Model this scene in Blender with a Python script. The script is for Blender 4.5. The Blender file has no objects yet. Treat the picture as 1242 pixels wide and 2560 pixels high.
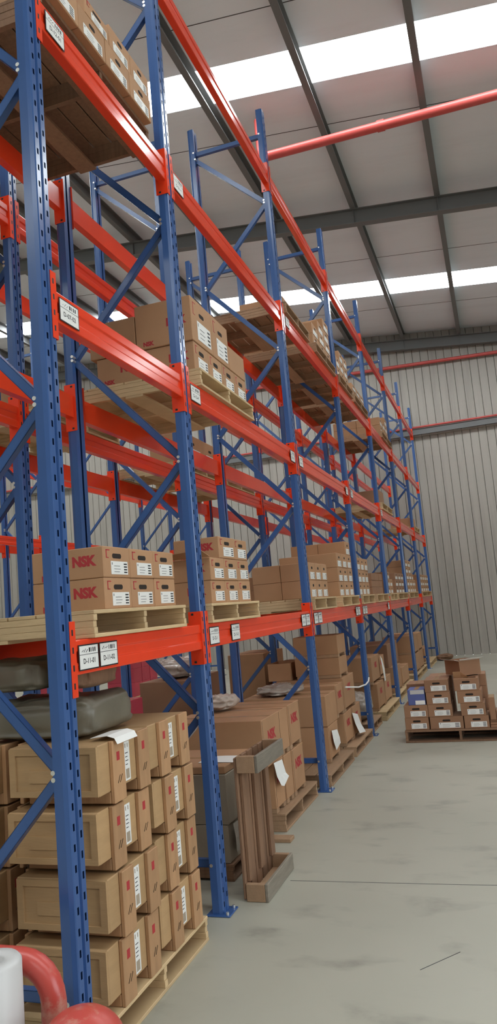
import bpy, bmesh, math, random
from mathutils import Vector, Matrix, noise as mnoise
random.seed(7)
SC = bpy.context.scene
C = SC.collection
PI = math.pi

# ------------------------------------------------------------------ materials
def nodes_of(name):
    m = bpy.data.materials.new(name); m.use_nodes = True
    nt = m.node_tree
    return m, nt, nt.nodes['Principled BSDF']

def N(nt, t, **kw):
    n = nt.nodes.new(t)
    for k, v in kw.items():
        if k in n.inputs: n.inputs[k].default_value = v
        else: setattr(n, k, v)
    return n

def plain(name, col, rough=.5, metal=0.0, noise=0.0, nscale=8.0, bump=0.0, bscale=60.0, spec=.5, stretch=None):
    m, nt, b = nodes_of(name)
    b.inputs['Base Color'].default_value = (*col, 1)
    b.inputs['Roughness'].default_value = rough
    b.inputs['Metallic'].default_value = metal
    b.inputs['Specular IOR Level'].default_value = spec
    tc = N(nt, 'ShaderNodeTexCoord')
    vec = tc.outputs['Object']
    if stretch:
        mp = N(nt, 'ShaderNodeMapping'); mp.inputs['Scale'].default_value = stretch
        nt.links.new(vec, mp.inputs['Vector']); vec = mp.outputs['Vector']
    if noise:
        oi = N(nt, 'ShaderNodeObjectInfo')
        ad = N(nt, 'ShaderNodeVectorMath', operation='MULTIPLY_ADD')
        nt.links.new(oi.outputs['Random'], ad.inputs[0]); ad.inputs[1].default_value = (37, 19, 53)
        nt.links.new(vec, ad.inputs[2])
        nz = N(nt, 'ShaderNodeTexNoise', Scale=nscale, Detail=4.0)
        nt.links.new(ad.outputs[0], nz.inputs['Vector'])
        mx = N(nt, 'ShaderNodeMix', data_type='RGBA')
        mx.inputs[6].default_value = (*[c * (1 - noise) for c in col], 1)
        mx.inputs[7].default_value = (*[min(1, c * (1 + noise)) for c in col], 1)
        nt.links.new(nz.outputs['Fac'], mx.inputs[0])
        hs = N(nt, 'ShaderNodeHueSaturation')
        mr = N(nt, 'ShaderNodeMapRange'); mr.inputs[3].default_value = 1 - noise * .6; mr.inputs[4].default_value = 1 + noise * .6
        nt.links.new(oi.outputs['Random'], mr.inputs[0]); nt.links.new(mr.outputs[0], hs.inputs['Value'])
        nt.links.new(mx.outputs[2], hs.inputs['Color'])
        nt.links.new(hs.outputs['Color'], b.inputs['Base Color'])
    if bump:
        nb = N(nt, 'ShaderNodeTexNoise', Scale=bscale, Detail=3.0)
        nt.links.new(vec, nb.inputs['Vector'])
        bp = N(nt, 'ShaderNodeBump', Strength=bump, Distance=.01)
        nt.links.new(nb.outputs['Fac'], bp.inputs['Height']); nt.links.new(bp.outputs['Normal'], b.inputs['Normal'])
    return m

M = {}
M['blue'] = plain('blue_paint', (.040, .100, .275), .20, noise=.10, nscale=5)
M['orange'] = plain('orange_paint', (.80, .055, .016), .17, spec=.42, noise=.07, nscale=4)
M['zinc'] = plain('zinc_bolt', (.75, .75, .72), .3, .8)
M['black'] = plain('black_print', (.012, .012, .014), .6)
M['card'] = plain('kraft_cardboard', (.43, .235, .12), .75, noise=.12, nscale=5, bump=.08, bscale=30)
M['card_dark'] = plain('dark_cardboard', (.30, .155, .085), .75, noise=.12, nscale=5, bump=.08, bscale=30)
M['tape'] = plain('packing_tape', (.40, .24, .12), .25)
M['hole'] = plain('hand_hole_dark', (.02, .012, .008), .9)
M['red_ink'] = plain('red_print', (.40, .030, .035), .7)
M['label'] = plain('white_label', (.78, .77, .74), .5)
M['paper'] = plain('white_paper', (.80, .79, .76), .7)
M['pine'] = plain('pale_pine', (.56, .40, .22), .7, noise=.22, nscale=6, bump=.15, bscale=20, stretch=(1.2, 1.2, 9))
M['batten'] = plain('crate_batten_wood', (.42, .235, .115), .7, noise=.25, nscale=5, bump=.12, bscale=20, stretch=(6, 6, 1))
M['ply'] = plain('crate_plywood', (.42, .262, .125), .65, noise=.16, nscale=5, bump=.1, bscale=20, stretch=(1, 1, 6))
M['oldwood'] = plain('weathered_wood', (.23, .125, .07), .8, noise=.3, nscale=6, bump=.25, bscale=22, stretch=(8, 8, 1))
M['greywood'] = plain('grey_weathered_board', (.21, .18, .14), .8, noise=.3, nscale=6, bump=.25, bscale=22, stretch=(8, 1, 8))
M['palletbrown'] = plain('brown_pallet_wood', (.36, .22, .125), .75, noise=.2, nscale=6, bump=.15, bscale=22, stretch=(6, 1, 6))
M['sack'] = plain('grey_wrapping_film', (.165, .145, .105), .42, noise=.2, nscale=7, bump=.5, bscale=9)
M['clear'] = plain('cloudy_plastic_film', (.45, .38, .32), .22, noise=.25, nscale=9, bump=.8, bscale=12)
M['steel'] = plain('dark_grey_steel', (.16, .165, .165), .5, noise=.08, nscale=2)
M['redpipe'] = plain('red_pipe_paint', (.55, .085, .075), .35, noise=.15, nscale=9)
def worn_mat():
    m, nt, b = nodes_of('worn_red_paint')
    tc = N(nt, 'ShaderNodeTexCoord'); n1 = N(nt, 'ShaderNodeTexNoise', Scale=7.0, Detail=6.0, Roughness=.7)
    nt.links.new(tc.outputs['Object'], n1.inputs['Vector'])
    r = N(nt, 'ShaderNodeValToRGB'); e = r.color_ramp.elements
    e[0].position = .54; e[0].color = (.47, .065, .05, 1); e[1].position = .66; e[1].color = (.50, .22, .165, 1)
    nt.links.new(n1.outputs['Fac'], r.inputs['Fac']); nt.links.new(r.outputs['Color'], b.inputs['Base Color'])
    b.inputs['Roughness'].default_value = .32
    bp = N(nt, 'ShaderNodeBump', Strength=.15, Distance=.01); nt.links.new(n1.outputs['Fac'], bp.inputs['Height']); nt.links.new(bp.outputs['Normal'], b.inputs['Normal'])
    return m
M['bollard'] = worn_mat()
M['white_pl'] = plain('white_plastic', (.55, .54, .53), .4, noise=.08, nscale=6)
M['pink'] = plain('red_film_cartons', (.50, .055, .085), .45, noise=.15, nscale=6)
M['bluebox'] = plain('blue_printed_card', (.10, .13, .33), .5, noise=.1)
M['machine'] = plain('grey_kraft_board', (.34, .28, .21), .7, noise=.15, nscale=4, bump=.1)
M['yellow'] = plain('yellow_sticker', (.65, .45, .05), .6)

def floor_mat():
    m, nt, b = nodes_of('epoxy_concrete_floor')
    tc = N(nt, 'ShaderNodeTexCoord')
    n1 = N(nt, 'ShaderNodeTexNoise', Scale=.55, Detail=5.0)
    n2 = N(nt, 'ShaderNodeTexNoise', Scale=3.2, Detail=6.0, Roughness=.65)
    mp = N(nt, 'ShaderNodeMapping'); mp.inputs['Scale'].default_value = (2.2, 4.4, 1)
    n3 = N(nt, 'ShaderNodeTexNoise', Scale=1.0, Detail=3.0, Roughness=.5)
    nt.links.new(tc.outputs['Object'], n1.inputs['Vector']); nt.links.new(tc.outputs['Object'], n2.inputs['Vector'])
    nt.links.new(tc.outputs['Object'], mp.inputs['Vector']); nt.links.new(mp.outputs['Vector'], n3.inputs['Vector'])
    r1 = N(nt, 'ShaderNodeValToRGB')
    r1.color_ramp.elements[0].position = .35; r1.color_ramp.elements[0].color = (.37, .36, .295, 1)
    r1.color_ramp.elements[1].position = .7; r1.color_ramp.elements[1].color = (.42, .405, .335, 1)
    nt.links.new(n1.outputs['Fac'], r1.inputs['Fac'])
    st = N(nt, 'ShaderNodeMapRange'); st.inputs[1].default_value = .54; st.inputs[2].default_value = .66
    st.inputs[3].default_value = 0; st.inputs[4].default_value = .50
    nt.links.new(n3.outputs['Fac'], st.inputs[0])
    s2 = N(nt, 'ShaderNodeMapRange'); s2.inputs[1].default_value = .42; s2.inputs[2].default_value = .66
    s2.inputs[3].default_value = 0.1; s2.inputs[4].default_value = 1
    nt.links.new(n2.outputs['Fac'], s2.inputs[0])
    mu = N(nt, 'ShaderNodeMath', operation='MULTIPLY')
    nt.links.new(st.outputs[0], mu.inputs[0]); nt.links.new(s2.outputs[0], mu.inputs[1])
    mx = N(nt, 'ShaderNodeMix', data_type='RGBA')
    mx.inputs[7].default_value = (.15, .14, .12, 1)
    nt.links.new(r1.outputs['Color'], mx.inputs[6]); nt.links.new(mu.outputs[0], mx.inputs[0])
    nt.links.new(mx.outputs[2], b.inputs['Base Color'])
    b.inputs['Roughness'].default_value = .42
    b.inputs['Specular IOR Level'].default_value = .35
    bp = N(nt, 'ShaderNodeBump', Strength=.05, Distance=.01)
    nt.links.new(n2.outputs['Fac'], bp.inputs['Height']); nt.links.new(bp.outputs['Normal'], b.inputs['Normal'])
    return m
M['floor'] = floor_mat()

def sheet_mat(name, col, streak, axis_scale, rough=.5):
    m, nt, b = nodes_of(name)
    tc = N(nt, 'ShaderNodeTexCoord')
    mp = N(nt, 'ShaderNodeMapping'); mp.inputs['Scale'].default_value = axis_scale
    nz = N(nt, 'ShaderNodeTexNoise', Scale=1.0, Detail=6.0, Roughness=.7)
    nt.links.new(tc.outputs['Object'], mp.inputs['Vector']); nt.links.new(mp.outputs['Vector'], nz.inputs['Vector'])
    r = N(nt, 'ShaderNodeValToRGB')
    r.color_ramp.elements[0].position = .30; r.color_ramp.elements[0].color = (*[c * (1 - streak) for c in col], 1)
    r.color_ramp.elements[1].position = .52; r.color_ramp.elements[1].color = (*col, 1)
    nt.links.new(nz.outputs['Fac'], r.inputs['Fac']); nt.links.new(r.outputs['Color'], b.inputs['Base Color'])
    b.inputs['Roughness'].default_value = rough
    return m
M['wall'] = sheet_mat('corrugated_wall_sheet', (.375, .35, .31), .22, (5, 5, .30))
M['roof'] = sheet_mat('roof_lining_sheet', (.83, .885, .94), .05, (.4, 2.5, 1))
M['seam'] = plain('roof_seam', (.07, .07, .07), .8)
m, nt, b = nodes_of('daylight_roof_panel')
b.inputs['Base Color'].default_value = (.9, .9, .9, 1)
b.inputs['Emission Color'].default_value = (.93, .985, 1, 1); b.inputs['Emission Strength'].default_value = 15.0
M['sky'] = m

# ------------------------------------------------------------------ mesh builder
class MB:
    def __init__(s): s.v = []; s.f = []; s.mi = []; s.sm = []
    def add(s, vs, fs, mi=0, smooth=False):
        o = len(s.v); s.v += [tuple(p) for p in vs]
        for f in fs: s.f.append([i + o for i in f]); s.mi.append(mi); s.sm.append(smooth)
        return s
    def box(s, x0, x1, y0, y1, z0, z1, mi=0):
        vs = [(x, y, z) for x in (x0, x1) for y in (y0, y1) for z in (z0, z1)]
        return s.add(vs, [(0, 1, 3, 2), (4, 6, 7, 5), (0, 4, 5, 1), (2, 3, 7, 6), (0, 2, 6, 4), (1, 5, 7, 3)], mi)
    def bbox(s, x0, x1, y0, y1, z0, z1, b=.004, mi=0):
        bm = bmesh.new(); bmesh.ops.create_cube(bm, size=1)
        for v in bm.verts:
            v.co = ((x0 + x1) / 2 + v.co.x * (x1 - x0), (y0 + y1) / 2 + v.co.y * (y1 - y0), (z0 + z1) / 2 + v.co.z * (z1 - z0))
        bmesh.ops.bevel(bm, geom=bm.edges[:], offset=b, segments=1, affect='EDGES')
        return s.bm(bm, mi)
    def bm(s, bm, mi=0, smooth=False):
        bm.verts.index_update()
        s.add([v.co[:] for v in bm.verts], [[v.index for v in f.verts] for f in bm.faces], mi, smooth); bm.free(); return s
    def quad(s, a, b, c, d, mi=0): return s.add([a, b, c, d], [(0, 1, 2, 3)], mi)
    def bar(s, p, q, w, h, mi=0, up=(0, 1, 0)):
        p = Vector(p); q = Vector(q); d = (q - p).normalized(); u = Vector(up); u = (u - d * u.dot(d)).normalized(); r = d.cross(u)
        vs = [e + u * (sy * w / 2) + r * (sz * h / 2) for e in (p, q) for sy in (-1, 1) for sz in (-1, 1)]
        return s.add(vs, [(0, 1, 3, 2), (4, 6, 7, 5), (0, 4, 5, 1), (2, 3, 7, 6), (0, 2, 6, 4), (1, 5, 7, 3)], mi)
    def tube(s, pts, r, n=16, mi=0, caps=True):
        pts = [Vector(p) for p in pts]; rs = r if isinstance(r, (list, tuple)) else [r] * len(pts)
        t0 = (pts[1] - pts[0]).normalized(); u = t0.orthogonal().normalized(); vs = []
        for i, p in enumerate(pts):
            t = (pts[min(i + 1, len(pts) - 1)] - pts[max(i - 1, 0)]).normalized()
            u = (u - t * u.dot(t)).normalized(); w = t.cross(u)
            vs += [p + (u * math.cos(2 * PI * k / n) + w * math.sin(2 * PI * k / n)) * rs[i] for k in range(n)]
        fs = [(i * n + k, i * n + (k + 1) % n, (i + 1) * n + (k + 1) % n, (i + 1) * n + k) for i in range(len(pts) - 1) for k in range(n)]
        s.add(vs, fs, mi, True)
        if caps: s.add(vs[:n], [list(range(n))[::-1]], mi); s.add(vs[-n:], [list(range(n))], mi)
        return s
    def cyl(s, p, q, r, n=10, mi=0): return s.tube([p, q], r, n, mi)
    def prism(s, prof, axis, a0, a1, mi=0, closed=True):
        n = len(prof)
        def P(u, v, a): return (a, u, v) if axis == 'x' else (u, a, v) if axis == 'y' else (u, v, a)
        vs = [P(u, v, a0) for u, v in prof] + [P(u, v, a1) for u, v in prof]
        fs = [(i, (i + 1) % n, n + (i + 1) % n, n + i) for i in range(n if closed else n - 1)]
        if closed: fs += [list(range(n))[::-1], list(range(n, 2 * n))]
        return s.add(vs, fs, mi)
    def text(s, string, org, u, v, h, mi=0, bold=0.0):
        vs, fs = glyphs(string, bold); o = Vector(org); u = Vector(u); v = Vector(v)
        return s.add([o + u * (x * h) + v * (y * h) for x, y in vs], fs, mi)
    def mesh(s, name, mats):
        me = bpy.data.meshes.new(name); me.from_pydata(s.v, [], s.f)
        for m_ in mats: me.materials.append(M[m_])
        me.polygons.foreach_set('material_index', s.mi); me.polygons.foreach_set('use_smooth', s.sm)
        me.update()
        bm = bmesh.new(); bm.from_mesh(me); bmesh.ops.recalc_face_normals(bm, faces=bm.faces[:]); bm.to_mesh(me); bm.free()
        return me
    def build(s, name, mats, parent=None, loc=None):
        o = bpy.data.objects.new(name, s.mesh(name, mats)); C.objects.link(o)
        if parent: o.parent = parent
        if loc: o.location = loc
        return o

_gl = {}
def glyphs(string, bold=0.0):
    k = (string, bold)
    if k not in _gl:
        cu = bpy.data.curves.new('lettering', 'FONT'); cu.body = string; cu.size = 1.4; cu.offset = bold; cu.resolution_u = 3
        ob = bpy.data.objects.new('lettering', cu); C.objects.link(ob)
        me = ob.to_mesh()
        _gl[k] = ([(v.co.x, v.co.y) for v in me.vertices], [list(p.vertices) for p in me.polygons])
        ob.to_mesh_clear(); bpy.data.objects.remove(ob); bpy.data.curves.remove(cu)
    return _gl[k]
def twidth(string, bold=0.0): return max(x for x, y in glyphs(string, bold)[0])

def tag(o, label=None, cat=None, group=None, kind=None):
    if label: o['label'] = label
    if cat: o['category'] = cat
    if group: o['group'] = group
    if kind: o['kind'] = kind
    return o
def thing(name, label, cat, loc=(0, 0, 0), rz=0, group=None):
    o = bpy.data.objects.new(name, None); C.objects.link(o); o.location = loc; o.rotation_euler = (0, 0, rz)
    o.empty_display_size = .1
    return tag(o, label, cat, group)
def inst(name, me, parent=None, loc=(0, 0, 0), rz=0):
    o = bpy.data.objects.new(name, me); C.objects.link(o); o.location = loc; o.rotation_euler = (0, 0, rz)
    if parent: o.parent = parent
    return o

ORD = ['', 'first', 'second', 'third', 'fourth', 'fifth', 'sixth', 'seventh', 'eighth', 'ninth']

# ------------------------------------------------------------------ the setting
YW = 19.85; YB = -7.0; XL = -17.0; XR = 6.0
def zr(x): return 8.50 - .105 * x           # underside of the roof sheets
mb = MB(); mb.box(XL, XR, YB, YW, -.2, 0)
o = mb.build('floor', ['floor']); tag(o, kind='structure')
mb = MB()
pts = [(-1.40, 4.478), (-1.1, 4.484), (-.75, 4.490), (-.4, 4.498), (-.2, 4.506), (1.0, 4.52), (3, 4.54)]
for (xa, ya), (xb, yb) in zip(pts, pts[1:]): mb.bar((xa, ya, .0005), (xb, yb, .0005), .0045, .001)
mb.bar((-.533, 3.499, .0005), (-.371, 3.690, .0005), .0035, .001)
o = mb.build('trim_1', ['seam']); tag(o, kind='structure')

SKY = [(-6.35, -5.60), (1.25, 1.98), (8.50, 9.20), (16.02, 16.88)]
ys = [YB]; 
for a, b_ in SKY: ys += [a, b_]
ys.append(YW + .3)
mb = MB()
for a, b_ in zip(ys[0::2], ys[1::2]):
    vs = [(x, y, zr(x) + d) for x in (XL, XR) for y in (a, b_) for d in (0, .05)]
    mb.add(vs, [(0, 1, 3, 2), (4, 6, 7, 5), (0, 4, 5, 1), (2, 3, 7, 6), (0, 2, 6, 4), (1, 5, 7, 3)], 0)
for y in (-4.2, -2.8, -.3, 3.3, 6.0, 7.73, 10.15, 14.85, 17.75):
    mb.bar((XL, y, zr(XL) - .002), (XR, y, zr(XR) - .002), .010, .004, 1)
o = mb.build('ceiling', ['roof', 'seam']); tag(o, kind='structure')
for i, (a, b_) in enumerate(SKY):
    mb = MB()
    vs = [(x, y, zr(x) + d) for x in (XL, XR) for y in (a, b_) for d in (.01, .03)]
    mb.add(vs, [(0, 1, 3, 2), (4, 6, 7, 5), (0, 4, 5, 1), (2, 3, 7, 6), (0, 2, 6, 4), (1, 5, 7, 3)], 0)
    o = mb.build('window_%d' % (i + 1), ['sky']); tag(o, kind='structure')

ti = 2
for k in range(-11, 5):                      # purlins along the building
    x = -.165 + 1.43 * k; z = zr(x)
    mb = MB(); mb.prism([(x - .045, z - .235), (x + .045, z - .235), (x + .045, z - .215), (x - .03, z - .215), (x - .03, z - .02), (x + .045, z - .02), (x + .045, z - .001), (x - .045, z - .001)], 'y', YB + .02, YW - .01)
    o = mb.build('trim_%d' % ti, ['steel']); tag(o, kind='structure'); ti += 1
for y in (-2.2, 5.05, 12.33, 19.6):          # rafters across it
    mb = MB(); zt = .236; hgt = .275
    def sl(xa, xb, y0, y1, d0, d1):
        vs = [(x, yy, zr(x) - d) for x in (xa, xb) for yy in (y0, y1) for d in (d0, d1)]
        mb.add(vs, [(0, 1, 3, 2), (4, 6, 7, 5), (0, 4, 5, 1), (2, 3, 7, 6), (0, 2, 6, 4), (1, 5, 7, 3)], 0)
    sl(XL, XR, y - .075, y + .075, zt, zt + .012); sl(XL, XR, y - .075, y + .075, zt + hgt - .012, zt + hgt); sl(XL, XR, y - .005, y + .005, zt + .012, zt + hgt - .012)
    for x in [-.165 + 1.43 * k for k in range(-11, 5)]:
        mb.box(x - .004, x + .004, y - .07, y + .07, zr(x) - zt - hgt + .02, zr(x) - zt - .02)
    o = mb.build('trim_%d' % ti, ['steel']); tag(o, kind='structure'); ti += 1

def corrugated(x0, x1, y, z0, z1, pitch=.205, depth=.032, groove=.018):
    pr = []; x = x0
    while x < x1:
        pr += [(x, y), (x + pitch - groove, y), (x + pitch - groove * .7, y + depth), (x + pitch - groove * .3, y + depth)]
        x += pitch
    return pr
mb = MB()
pr = corrugated(XL, XR, YW, 0, 9)
for z0, z1, dy in ((0, 5.80, 0), (5.80, 8.45, -.10)):
    n = len(pr)
    vs = [(x, y + dy, z0) for x, y in pr] + [(x, y + dy, min(z1, 99)) for x, y in pr]
    if dy:
        vs = [(x, y + dy, z0) for x, y in pr] + [(x, y + dy, zr(x) - .0) for x, y in pr]
    mb.add(vs, [(i, i + 1, n + i + 1, n + i) for i in range(n - 1)], 0)
    if dy: mb.quad((XL, YW, z0), (XR, YW, z0), (XR, YW + dy, z0), (XL, YW + dy, z0), 0)
mb.box(XL, XR, YW + .05, YW + .15, 0, 10.3)
o = mb.build('wall_back', ['wall']); tag(o, kind='structure')
mb = MB(); mb.prism([(YW - .16, 5.83), (YW - .102, 5.83), (YW - .102, 5.99), (YW - .16, 5.99)], 'x', XL, XR)
o = mb.build('trim_%d' % ti, ['steel']); tag(o, kind='structure'); ti += 1
for nm, (a0, a1, b0, b1, zt) in {'wall_left': (XL - .15, XL, YB, YW, 10.35), 'wall_front': (XL, XR, YB - .15, YB, 10.35)}.items():
    mb = MB(); mb.box(a0, a1, b0, b1, 0, zt)
    o = mb.build(nm, ['wall']); tag(o, kind='structure')

mb = MB(); DY0, DY1, DZ = -1.5, 3.5, 4.6
mb.box(XR, XR + .15, YB, DY0, 0, 7.9); mb.box(XR, XR + .15, DY1, YW, 0, 7.9); mb.box(XR, XR + .15, DY0, DY1, DZ, 7.9)  # out-of-view wall; its doorway opening is added to let daylight in
o = mb.build('wall_right', ['wall']); tag(o, kind='structure')
mb = MB(); mb.box(XR - .02, XR + .17, DY0 - .1, DY0, 0, DZ + .1); mb.box(XR - .02, XR + .17, DY1, DY1 + .1, 0, DZ + .1); mb.box(XR - .02, XR + .17, DY0, DY1, DZ, DZ + .1)
o = mb.build('added_door_1', ['steel']); tag(o, kind='structure')  # frame of the added daylight doorway, never in view
mb = MB(); mb.box(XR, XR + 14, -12, 14, -.25, -.02); o = mb.build('ground', ['floor']); tag(o, kind='structure')  # unseen ground outside the added doorway, blocks sky light from below

# ------------------------------------------------------------------ sprinkler pipes
def pipe(label, pts, r):
    t = thing('sprinkler_pipe', label, 'pipe', pts[0], 0, None)
    mb = MB(); p0 = Vector(pts[0]); q = [Vector(p) - p0 for p in pts]
    mb.tube(q, r, 16); mb.build('pipe_run', ['redpipe'], t)
    mb = MB(); qa = q[0] if len(q) < 5 else q[3]; d = (q[-1] - qa); k = 5
    for i in range(1, k):
        p = qa + d * (i / k); e = d.normalized() * .05
        mb.cyl(p - e, p + e, r * 1.18, 16)
    mb.build('pipe_coupling', ['redpipe'], t)
pipe('thick red sprinkler pipe under the roof between the two bright skylights', [(-2.465, 9.62, 8.66), (-2.465, 9.62, 8.20), (-2.455, 9.62, 8.12), (-2.40, 9.62, 8.075), (1.0, 9.5, 7.94), (XR - .1, 9.4, 7.80)], .066)
pipe('thin red pipe high on the end wall just under the roof', [(XL + .1, 19.64, 8.2), (-2.16, 19.64, 7.76), (XR - .1, 19.64, 7.48)], .045)
pipe('thin red pipe lying along the dark ledge of the end wall', [(XL + .1, 19.66, 6.02), (XR - .1, 19.66, 6.02)], .028)

# ------------------------------------------------------------------ pallet racking
XF = -1.63; DEP = .80; L = 2.575
FY = [2.509] + [3.943 + L * k for k in range(7)]
HT = 6.52
def post_mesh():
    mb = MB(); z1 = HT; d = .062
    sw, sh = .0115, .027
    # side walls, return lips, chamfers, groove (front strips are cut by the slots)
    def wall(a, b): mb.quad((a[0], a[1], 0), (b[0], b[1], 0), (b[0], b[1], z1), (a[0], a[1], z1))
    for sgn in (0, 1):
        Y = (lambda y: y) if sgn == 0 else (lambda y: .1 - y)
        wall((-d, Y(.040)), (-d, Y(0))); wall((-d, Y(0)), (-.022, Y(0))); wall((-.022, Y(0)), (-.004, Y(.006))); wall((-.004, Y(.006)), (0, Y(.010)))
        wall((0, Y(.040)), (-.010, Y(.044))); wall((-.010, Y(.044)), (-.010, Y(.05)))
        ya, yb = .010, .040; yc = .0255; off = .0 if sgn == 0 else .0375
        mb.quad((0, Y(ya), 0), (0, Y(yc - sw / 2), 0), (0, Y(yc - sw / 2), z1), (0, Y(ya), z1))
        mb.quad((0, Y(yc + sw / 2), 0), (0, Y(yb), 0), (0, Y(yb), z1), (0, Y(yc + sw / 2), z1))
        za = 0; zc = .0527 + off
        while zc < z1 - .03:
            mb.quad((0, Y(yc - sw / 2), za), (0, Y(yc + sw / 2), za), (0, Y(yc + sw / 2), zc - sh / 2), (0, Y(yc - sw / 2), zc - sh / 2))
            za = zc + sh / 2; zc += .075
        mb.quad((0, Y(yc - sw / 2), za), (0, Y(yc + sw / 2), za), (0, Y(yc + sw / 2), z1), (0, Y(yc - sw / 2), z1))
    me = mb.mesh('upright_post', ['blue'])
    return me
POST = post_mesh()
mb = MB(); mb.bbox(-.095, .045, -.02, .12, 0, .008, .003)
for y in (.0, .10): mb.cyl((.025, y, .008), (.025, y, .022), .009, 8, 1)
PLATE = mb.mesh('base_plate', ['blue', 'zinc'])

def brace_mesh(p, q):
    mb = MB(); p = Vector(p); q = Vector(q)
    d = (q - p).normalized(); r = Vector((0, 1, 0)).cross(d)
    w, h, t = .034, .042, .003      # channel: web + two flanges, open to +Y
    for a, b_, c, e in ((-w / 2, -w / 2 + t, -h / 2, h / 2), (-w / 2, w / 2, -h / 2, -h / 2 + t), (-w / 2, w / 2, h / 2 - t, h / 2)):
        vs = [pt + Vector((0, 1, 0)) * yy + r * zz for pt in (p, q) for yy in (a, b_) for zz in (c, e)]
        mb.add(vs, [(0, 1, 3, 2), (4, 6, 7, 5), (0, 4, 5, 1), (2, 3, 7, 6), (0, 2, 6, 4), (1, 5, 7, 3)], 0)
    return mb.mesh('brace', ['blue'])
mb = MB(); mb.cyl((0, -.052, 0), (0, -.0175, 0), .0095, 8)
BOLT = mb.mesh('bolt', ['zinc'])
xf_, xb_ = -.05, -(DEP - .05)
nodes = [(xb_, .33), (xf_, 1.07), (xb_, 1.80), (xf_, 2.55), (xb_, 3.30), (xf_, 4.05), (xb_, 4.80), (xf_, 5.55), (xb_, 6.20)]
BR = []
for (xa, za), (xb, zb) in zip(nodes, nodes[1:]):
    a = Vector((xa, 0, za)); b_ = Vector((xb, 0, zb)); d = (b_ - a).normalized() * .03
    BR.append(('diagonal_brace', brace_mesh(a + d * .6, b_ - d * .6), (a + d * .6, b_ - d * .6)))
for z in (.26, 6.26): BR.append(('horizontal_brace', brace_mesh((xf_, 0, z), (xb_, 0, z)), (Vector((xf_, 0, z)), Vector((xb_, 0, z)))))

def frame(x, y, label, group):
    """front face of the front post at x, near side of the posts at y"""
    t = thing('upright_frame', label, 'rack frame', (x, y, 0), 0, group)
    inst('upright_post', POST, t); inst('upright_post', POST, t, (-DEP, .1, 0), PI)
    inst('base_plate', PLATE, t); inst('base_plate', PLATE, t, (-DEP, .1, 0), PI)
    for nm, me, ends in BR:
        br = inst(nm, me, t, (0, .05, 0))
        for e in ends: inst('bolt', BOLT, br, e)
    return t

LV = [1.435, 2.918, 4.308, 5.728]
BH = .140
_bm = {}
def beam_meshes(ln):
    k = round(ln, 3)
    if k not in _bm:
        mb = MB()     # local: starts at y=0; outer face x=0, body behind
        pr = [(-.050, 0), (-.005, 0), (-.0015, .0015), (0, .005), (0, .042), (-.0015, .0455), (-.005, .049), (-.0065, .0525), (-.0065, .086), (-.005, .0895), (-.0015, .093), (0, .0965), (0, BH - .005), (-.0015, BH - .0015), (-.005, BH), (-.050, BH)]
        mb.prism(pr, 'y', .0045, ln - .0045)
        body = mb.mesh('beam_body', ['orange'])
        con = []
        for s in (0, 1):
            mb = MB(); z0, z1 = -.085, .215
            Y = (lambda y: y) if s == 0 else (lambda y: ln - y)
            yy = sorted((Y(.0005), Y(.0042))); mb.box(-.068, .0095, yy[0], yy[1], z0, z1)
            yy = sorted((Y(-.036), Y(.0042))); mb.bbox(.0055, .0095, yy[0], yy[1], z0, z1, .0015)
            for i in range(4):
                zc = z0 + .045 + i * .07; yy = sorted((Y(-.024), Y(-.014))); mb.box(.009, .0101, yy[0], yy[1], zc - .012, zc + .012, 1)
                if i in (0, 3): yy = sorted((Y(.0042), Y(.0048))); mb.box(-.05, -.035, yy[0], yy[1], zc - .006 - .03 * (1 if i == 0 else -1), zc + .006 - .03 * (1 if i == 0 else -1), 1)
            con.append(mb.mesh('beam_connector', ['orange', 'black']))
        _bm[k] = (body, con)
    return _bm[k]

def location_label(parent, y, z, txt, w=.155, h=.104, s=1):
    """white label in a black border on the outer face of a beam (local frame of the beam)"""
    mb = MB(); mb.box(0.0004, .002, y, y + w, z, z + h, 0); b_ = .0055
    mb.box(.002, .0026, y + b_, y + w - b_, z + b_, z + h - b_, 1)
    X = .0029; yv = (0, 1, 0); zv = (0, 0, 1)
    mb.box(.0026, X, y + b_, y + w - b_, z + h * .60, z + h * .62, 0)
    hh = h * .20; tw = twidth(txt, .02); hh = min(hh, (w * .80) / tw)
    mb.text(txt, (X, y + w / 2 - tw * hh / 2, z + h * .26), yv, zv, hh, 0, .02)
    rr = random.Random(len(txt) + int(y * 100))
    yy = y + w * .14
    for i in range(3):
        mb.bar((X - .0001, yy, z + h * (.69 + .06 * rr.random())), (X - .0001, yy + w * .09, z + h * (.76 + .08 * rr.random())), .004, .0006, 0, (1, 0, 0)); yy += w * .10
    for i in range(4):
        ww = w * (.03 + .035 * rr.random()); mb.box(.0026, X, y + w * .50 + i * w * .095, y + w * .50 + i * w * .095 + ww, z + h * .69, z + h * .86, 0)
    mb.build('location_label', ['black', 'label'], parent)

def beam(x, y0, y1, z, label, group, outward=1):
    body, con = beam_meshes(y1 - y0)
    if outward > 0: t = thing('load_beam', label, 'beam', (x, y0, z), 0, group)
    else: t = thing('load_beam', label, 'beam', (x, y1, z), PI, group)
    inst('beam_body', body, t, (-.004, 0, 0))
    for m_ in con: inst('beam_connector', m_, t, (-.0052, 0, 0))
    return t

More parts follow.
